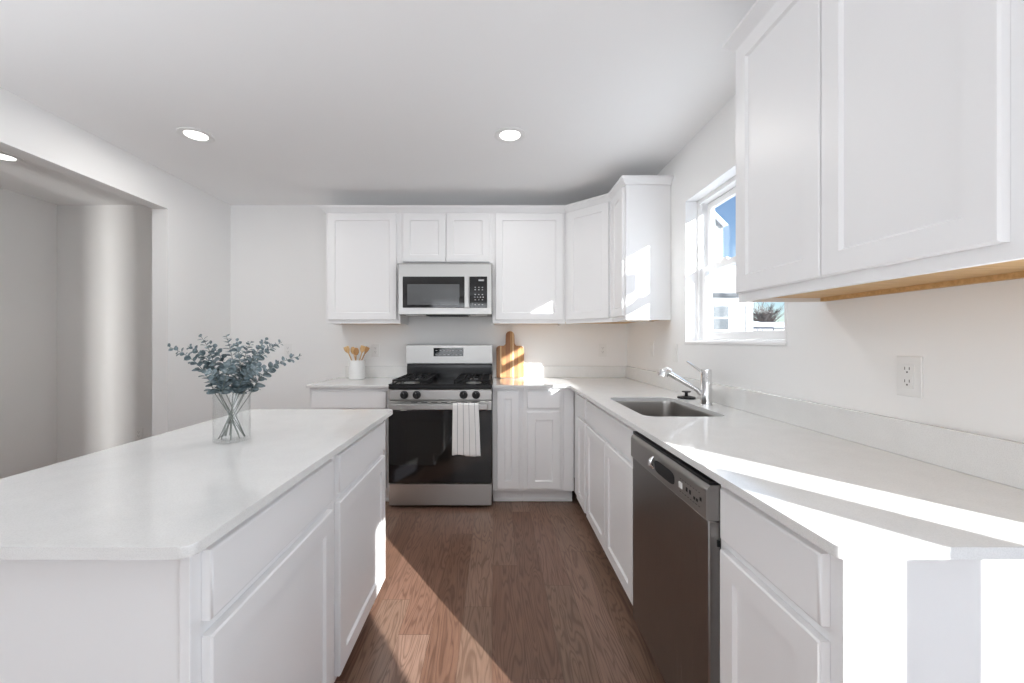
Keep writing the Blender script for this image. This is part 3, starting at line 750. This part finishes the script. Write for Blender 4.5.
obj('stopper_knob', B().lathe((1.095, 2.335, CT1 + .0131), [(.010, 0), (.008, .012), (.009, .020), (.024, .023), (.024, .028)], 24, True, True), M['blackplastic'], tt)

# ------------------------------------------------------------------ small things on the counters
# crock and utensils
KX, KY = -1.185, 3.50
o = obj('utensil_crock', B().lathe((KX, KY, CT1), [(.060, 0), (.066, .004), (.068, .02), (.068, .158), (.0665, .163), (.063, .163), (.062, .150), (.060, .012), (.02, .010)], 36, True, True), M['ceramic'], loc=(KX, KY, CT1))
tag(o, 'white ceramic crock holding wooden utensils left of the range', 'crock')
def utensil(name, label, ax, ay, tx, ty, tz, kind, m_):
    base = Vector((KX + ax, KY + ay, CT1 + .014)); tip = Vector((KX + tx, KY + ty, CT1 + tz)); d_ = (tip - base).normalized()
    t = thing(name, label, 'utensil', base, 'wooden utensils in the crock')
    neck = tip - d_ * .055
    obj('handle', B().tube([base, base.lerp(neck, .5), neck + d_ * .006], [.0055, .005, .005], 10), m_, t)
    side = Vector((1, 0, 0)); side = (side - d_ * side.dot(d_)).normalized(); nn = d_.cross(side)
    L = []
    steps = 7
    for i in range(steps + 1):
        q_ = i / steps; pos = neck + d_ * (.062 * q_)
        if kind == 'spoon': wd = .005 + .019 * math.sin(math.pi * min(.93, q_ * .85 + .08)) ** .8
        elif kind == 'spatula': wd = .006 + .018 * min(1, q_ * 2.2)
        else: wd = .0055 + .012 * min(1, q_ * 1.8)
        th = .0035
        L.append([pos + side * wd * math.cos(a_) + nn * th * math.sin(a_) for a_ in [2 * math.pi * k / 14 for k in range(14)]])
    obj('bowl' if kind == 'spoon' else 'blade', B().grid(L, True, True, True), m_, t)
utensil('wooden_spatula', 'pale wooden spatula leaning furthest left in the crock', .02, 0, -.088, -.01, .272, 'spatula', M['spoon'])
utensil('wooden_spoon', 'pale wooden spoon second from the left in the crock', .015, .02, -.045, .025, .268, 'spoon', M['spoon'])
utensil('wooden_spoon', 'darker brown wooden spoon in the middle of the crock', -.01, -.015, .005, -.028, .262, 'spoon', M['spoon_dark'])
utensil('wooden_spatula', 'pale wooden spatula right of middle in the crock', -.02, .01, .052, .012, .278, 'spatula', M['spoon'])
utensil('wooden_spoon', 'brown wooden spoon leaning furthest right in the crock', -.03, 0, .092, .0, .268, 'scraper', M['spoon_dark'])
# cutting board leaning on the backsplash
bx, by0 = .134, 3.585
outl = rounded([(-.122, 0), (.122, 0), (.122, .282), (.042, .282), (.036, .412), (-.036, .412), (-.042, .282), (-.122, .282)], [.012, .012, .03, .025, .0345, .0345, .025, .03], 7)
tilt = R(8.5)
b = B(); L = []
for th, ins in ((0, .002), (.003, 0), (.015, 0), (.018, .002)):
    L.append([(x * (1 - ins / .12), -th, z) for x, z in outl])
b.grid(L, True, True, True)
o = obj('cutting_board', b, M['board'], smooth=50)
o.location = (bx, by0 + .01, CT1 + .003); o.rotation_euler = (-tilt, 0, 0)
tag(o, 'striped wooden cutting board with round handle leaning on wall right of the range', 'cutting board')

# vase with eucalyptus
VX, VY = -.871, 1.351
o = obj('vase', B().lathe((VX, VY, CT1), [(.050, .0005), (.0535, .003), (.054, .157), (.0532, .1585), (.0520, .157), (.0515, .012), (.045, .008)], 48, True, True), M['vase'], loc=(VX, VY, CT1))
tag(o, 'clear cylindrical glass vase holding eucalyptus on the island', 'vase')
def pxy(px, py, Y): return Vector(((px - 495) * Y / F_PX, Y, CAM_Z + (340.5 - py) * Y / F_PX))
def stem(label, px, py, dY, bang, side):
    tip = pxy(px, py, VY + dY)
    base = Vector((VX + .038 * math.cos(bang), VY + .038 * math.sin(bang), CT1 + .011))
    mouth = Vector((VX - .018 * math.cos(bang) + (tip.x - VX) * .10, VY - .018 * math.sin(bang) + dY * .10, CT1 + .155)) + Vector((random.uniform(-.016, .016), random.uniform(-.016, .016), 0))
    bow = Vector((tip.x - VX, dY, 0)) * -.10 + Vector((0, 0, .018))
    pts = [base, base.lerp(mouth, .5)]
    N = 14
    for i in range(N + 1):
        q_ = i / N
        pts.append(mouth.lerp(tip, q_) + bow * math.sin(math.pi * q_))
    t = thing('eucalyptus_stem', label, 'stem', base, 'eucalyptus stems in the vase')
    rad = [.0015 - .0008 * i / (len(pts) - 1) for i in range(len(pts))]
    obj('twig', B().tube(pts, rad, 7), M['stem'], t)
    b = B(); curve = pts[2:]
    Lc = sum((curve[i + 1] - curve[i]).length for i in range(N))
    npair = max(10, int(Lc / .0125)); ang = random.random() * 6
    for k in range(npair):
        q_ = (k + .2) / npair; fi = q_ * N; i = min(N - 1, int(fi)); c_ = curve[i].lerp(curve[i + 1], fi - i)
        d_ = (curve[min(N, i + 1)] - curve[max(0, i - 1)]).normalized()
        ang += 1.57 + random.uniform(-.5, .5)
        ref = d_.cross(Vector((.3, 1, .1))).normalized(); bi = d_.cross(ref)
        size = (.0105 * (1 - q_) ** .7 + .0046) * random.uniform(.8, 1.15)
        for sgn in (0, math.pi):
            out = ref * math.cos(ang + sgn) + bi * math.sin(ang + sgn)
            dirn = (out + d_ * random.uniform(.25, .8)).normalized()
            wv_ = dirn.cross(d_ + Vector((random.uniform(-.3, .3), random.uniform(-.3, .3), random.uniform(-.3, .3)))).normalized()
            up_ = wv_.cross(dirn)
            p0 = c_ + dirn * .0025; n_ = 9; rim = []
            Ln, Wd = size * 2.0, size * .92
            for j in range(n_):
                s_ = j / (n_ - 1); wd = Wd * math.sin(math.pi * (s_ * .92 + .04)) ** .75
                cen_ = p0 + dirn * Ln * s_ - up_ * (.10 * Ln * s_ * s_)
                rim.append((cen_ - wv_ * wd + up_ * wd * .22, cen_, cen_ + wv_ * wd + up_ * wd * .22))
            vs = [[b.bm.verts.new(x_) for x_ in r3] for r3 in rim]
            for a3, b3 in zip(vs, vs[1:]):
                b.bm.faces.new((a3[0], a3[1], b3[1], b3[0])); b.bm.faces.new((a3[1], a3[2], b3[2], b3[1]))
    obj('foliage', b, M['leaf'], t, smooth=180)
stems = [('eucalyptus stem drooping furthest left out of the vase', 167.5, 346, -.02, 0.2),
         ('eucalyptus stem whose tip is second from the left in the vase', 188, 346, .05, .9),
         ('tall upright eucalyptus stem on the left side of the bunch', 200, 335, -.05, 5.9),
         ('eucalyptus stem just right of the tall left one', 209.5, 343, .08, 5.2),
         ('eucalyptus stem rising tallest in the middle of the bunch', 226, 335, .0, 4.4),
         ('eucalyptus stem close to the right of the middle stem', 237, 340, -.07, 3.9),
         ('dark eucalyptus stem curving right of the middle', 251.5, 341, .04, 3.3),
         ('tall eucalyptus stem on the right side of the bunch', 267, 339, -.04, 2.9),
         ('eucalyptus stem behind the tall right one', 275, 344, .09, 2.3),
         ('thin upright eucalyptus stem, second from the right', 282, 342, .03, 2.6),
         ('eucalyptus stem drooping furthest right out of the vase', 301.5, 355.5, -.01, 3.1),
         ('short eucalyptus stem at the front left of the bunch', 205, 372, -.09, .4),
         ('short eucalyptus stem at the front middle of the bunch', 232, 362, -.10, 1.6),
         ('short eucalyptus stem at the front right of the bunch', 263, 366, -.08, 2.7)]
for i, s_ in enumerate(stems): stem(s_[0], s_[1], s_[2], s_[3], s_[4], i)

# ------------------------------------------------------------------ outlets and lights
def outlet(label, fr, a, z, kind='outlet', wd=.072, ht=.116):
    t = thing('wall_outlet' if kind == 'outlet' else 'light_switch', label, 'outlet' if kind == 'outlet' else 'switch', fr.pt(a, 0, z), None)
    L = [fr.rect(a - wd / 2, a + wd / 2, z - ht / 2, z + ht / 2, .0004), fr.rect(a - wd / 2, a + wd / 2, z - ht / 2, z + ht / 2, .003),
         fr.rect(a - wd / 2 + .004, a + wd / 2 - .004, z - ht / 2 + .004, z + ht / 2 - .004, .006)]
    obj('cover_plate', B().grid(L, True, True, True), M['whiteplastic'], t)
    if kind == 'outlet':
        ins = obj('socket_insert', fr.box(B(), a - .017, a + .017, .0055, .0085, z - .034, z + .034, .001), M['whiteplastic'], t)
        b = B()
        for s_ in (-1, 1):
            zz = z + s_ * .018
            fr.box(b, a - .0075, a - .0055, .0082, .0089, zz + .001, zz + .009); fr.box(b, a + .0055, a + .0075, .0082, .0089, zz + .001, zz + .009)
            fr.box(b, a - .0022, a + .0022, .0082, .0089, zz - .008, zz - .0035)
        obj('slots', b, M['slot'], ins)
    else:
        obj('rocker', fr.box(B(), a - .016, a + .016, .0055, .010, z - .032, z + .032, .002), M['whiteplastic'], t)
    return t
wb = Fr((0, YB), (1, 0), (0, -1)); wr = Fr((XR, 0), (0, 1), (-1, 0))
outlet('white double outlet on the right wall above the near counter', wr, 1.17, 1.130)
outlet('white outlet on the back wall right of the cutting board', wb, .967, 1.146)
outlet('white outlet on the back wall just left of the range', wb, -1.075, 1.146)
outlet('white outlet on the back wall beside the eucalyptus', wb, -1.86, 1.146)
outlet('white outlet on the hall wall low beyond the opening', wb, -3.2, .39)
outlet('white light switch on the right wall nearest the corner', wr, 3.09, 1.165, 'switch')
outlet('white light switch on the right wall nearest the window', wr, 2.69, 1.150, 'switch')
def can(label, x, y, power=6):
    t = thing('recessed_light', label, 'ceiling light', (x, y, ZC), 'recessed ceiling lights')
    obj('trim_ring', B().lathe((x, y, ZC), [(.094, -.0005), (.094, -.004), (.088, -.008), (.066, -.0065), (.060, -.002), (.060, -.0005)], 40, True, False), M['whiteplastic'], t)
    obj('lens', B().lathe((x, y, ZC), [(.0598, -.0010), (.0598, -.0030), (.03, -.0032)], 40, True, True), M['lens'], t)
    lamp('recessed_lamp', 'AREA', (x, y, ZC - .012), power, (0, 0, -1), (1.0, .975, .94), .11)
can('round recessed ceiling light on the left side of the kitchen ceiling', -1.773, 2.42)
can('round recessed ceiling light over the middle of the kitchen aisle', .089, 2.42)
can('round recessed ceiling light in the hall ceiling at the left edge', -3.26, 2.70, 1)

# ------------------------------------------------------------------ outside the window
struct('ground', B().box(1.6, 140, -60, 160, -.60, -.55), M['snow'], 'snow covered ground outside')
HY = 14.0
def hx(px, Y=HY): return (px - 495) * Y / F_PX
def hz(py, Y=HY): return CAM_Z + (340.5 - py) * Y / F_PX
t = thing('neighbor_house', 'white two-story neighboring house seen through the sink window', 'house', (6.5, HY, -.55))
# tall wing with a roof edge falling to the right
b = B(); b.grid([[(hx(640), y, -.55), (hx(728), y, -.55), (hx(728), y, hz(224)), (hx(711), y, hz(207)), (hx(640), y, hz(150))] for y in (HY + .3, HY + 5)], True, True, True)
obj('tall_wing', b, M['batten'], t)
b = B(); b.grid([[(hx(730), y, hz(224)), (hx(709), y, hz(203)), (hx(640), y, hz(147)), (hx(640), y, hz(150.5)), (hx(711), y, hz(207)), (hx(728.4), y, hz(224.4))] for y in (HY + .1, HY + 5.2)], True, True, True)
obj('tall_roof', b, M['snow'], t)
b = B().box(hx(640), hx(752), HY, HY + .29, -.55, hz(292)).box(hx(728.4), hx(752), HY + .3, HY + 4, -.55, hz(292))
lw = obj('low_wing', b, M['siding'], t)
b = B(); b.grid([[(x, HY - .35, hz(294)), (x, HY - .35, hz(289)), (x, HY + .28, hz(264)), (x, HY + .28, hz(290))] for x in (hx(640), hx(756))], True, True, True)
obj('porch_roof', b, M['snow'], t)
b = B(); b.grid([[(x, HY + .31, hz(291)), (x, HY + .31, hz(262)), (x, HY + 3, hz(238)), (x, HY + 4, hz(291))] for x in (hx(728.6), hx(754))], True, True, True)
obj('low_roof', b, M['snow'], t)
obj('corner_post', B().box(hx(746), hx(752.5), HY - .03, HY - .001, -.55, hz(293), .01), M['trim'], t)
wf = obj('window_frame', B().box(hx(710), hx(729), HY - .08, HY - .005, hz(331.5), hz(304)), M['trim'], t)
obj('pane', B().box(hx(712), hx(727.3), HY - .09, HY - .081, hz(329.5), hz(306)), M['darkglass'], wf)
obj('muntin', B().box(hx(712), hx(727.3), HY - .10, HY - .0905, hz(318.2), hz(317.4)), M['trim'], wf)
def far_house(label, px0, px1, Y, eave, ridge, base_py, wall_m):
    t = thing('far_house', label, 'house', (hx((px0 + px1) / 2, Y), Y, -.55), 'snowy houses across the street')
    x0, x1 = hx(px0, Y), hx(px1, Y); ze, zr = hz(eave, Y), hz(ridge, Y)
    obj('house_wall', B().box(x0, x1, Y, Y + 8, -.55, ze), wall_m, t)
    obj('roof', B().grid([[(x, Y - .5, ze), (x, Y + 4, zr), (x, Y + 8.5, ze), (x, Y + 4, ze + .02)] for x in (x0 - .4, x1 + .4)], True, True, True), M['snow'], t)
    nwin = 4
    for k in range(nwin):
        cx = x0 + (x1 - x0) * (k + .5) / nwin; ww = (x1 - x0) * .07
        wf = obj('window', B().box(cx - ww, cx + ww, Y - .06, Y - .002, ze - 1.6, ze - .35), M['trim'], t)
        obj('pane', B().box(cx - ww * .8, cx + ww * .8, Y - .075, Y - .061, ze - 1.5, ze - .45), M['darkglass'], wf)
far_house('grey townhouse with snowy roof far outside beside the neighboring house', 752, 773, 58, 327, 320, 340, M['housegrey'])
far_house('white house with snowy roof furthest right through the window', 774, 800, 66, 327.5, 321, 340, M['siding'])
def bare_tree(label, px, Y, top):
    x = hx(px, Y); H = hz(top, Y) + .55
    t = thing('bare_tree', label, 'tree', (x, Y, -.55), 'bare winter trees')
    b = B(); b.tube([(x, Y, -.55), (x + .1, Y, H * .35 - .55), (x, Y, H * .6 - .55)], [.35, .28, .15], 8); obj('trunk', b, M['bark'], t)
    b = B(); rnd = random.Random(px)
    for k in range(110):
        a_ = rnd.uniform(0, 6.28); h0 = H * rnd.uniform(.25, .6) - .55; ln = H * rnd.uniform(.18, .42); el = rnd.uniform(.5, 1.3)
        d_ = Vector((math.cos(a_) * math.cos(el), math.sin(a_) * math.cos(el), math.sin(el)))
        p0 = Vector((x, Y, h0)); p1 = p0 + d_ * ln * .6; p2 = p1 + (d_ + Vector((rnd.uniform(-.4, .4), rnd.uniform(-.4, .4), .2))).normalized() * ln * .4
        b.tube([p0, p1, p2], [.07, .05, .02], 4)
        for j in range(3):
            q0 = p0.lerp(p1, rnd.uniform(.4, 1)); q1 = q0 + (d_ + Vector((rnd.uniform(-.9, .9), rnd.uniform(-.9, .9), rnd.uniform(0, .6)))).normalized() * ln * .35
            b.tube([q0, q1], [.04, .015], 3)
    obj('branches', b, M['bark'], t)
bare_tree('bare brown tree behind the grey townhouse, left of the two', 760, 92, 297)
bare_tree('bare brown tree behind the grey townhouse, right of the two', 769, 100, 295)
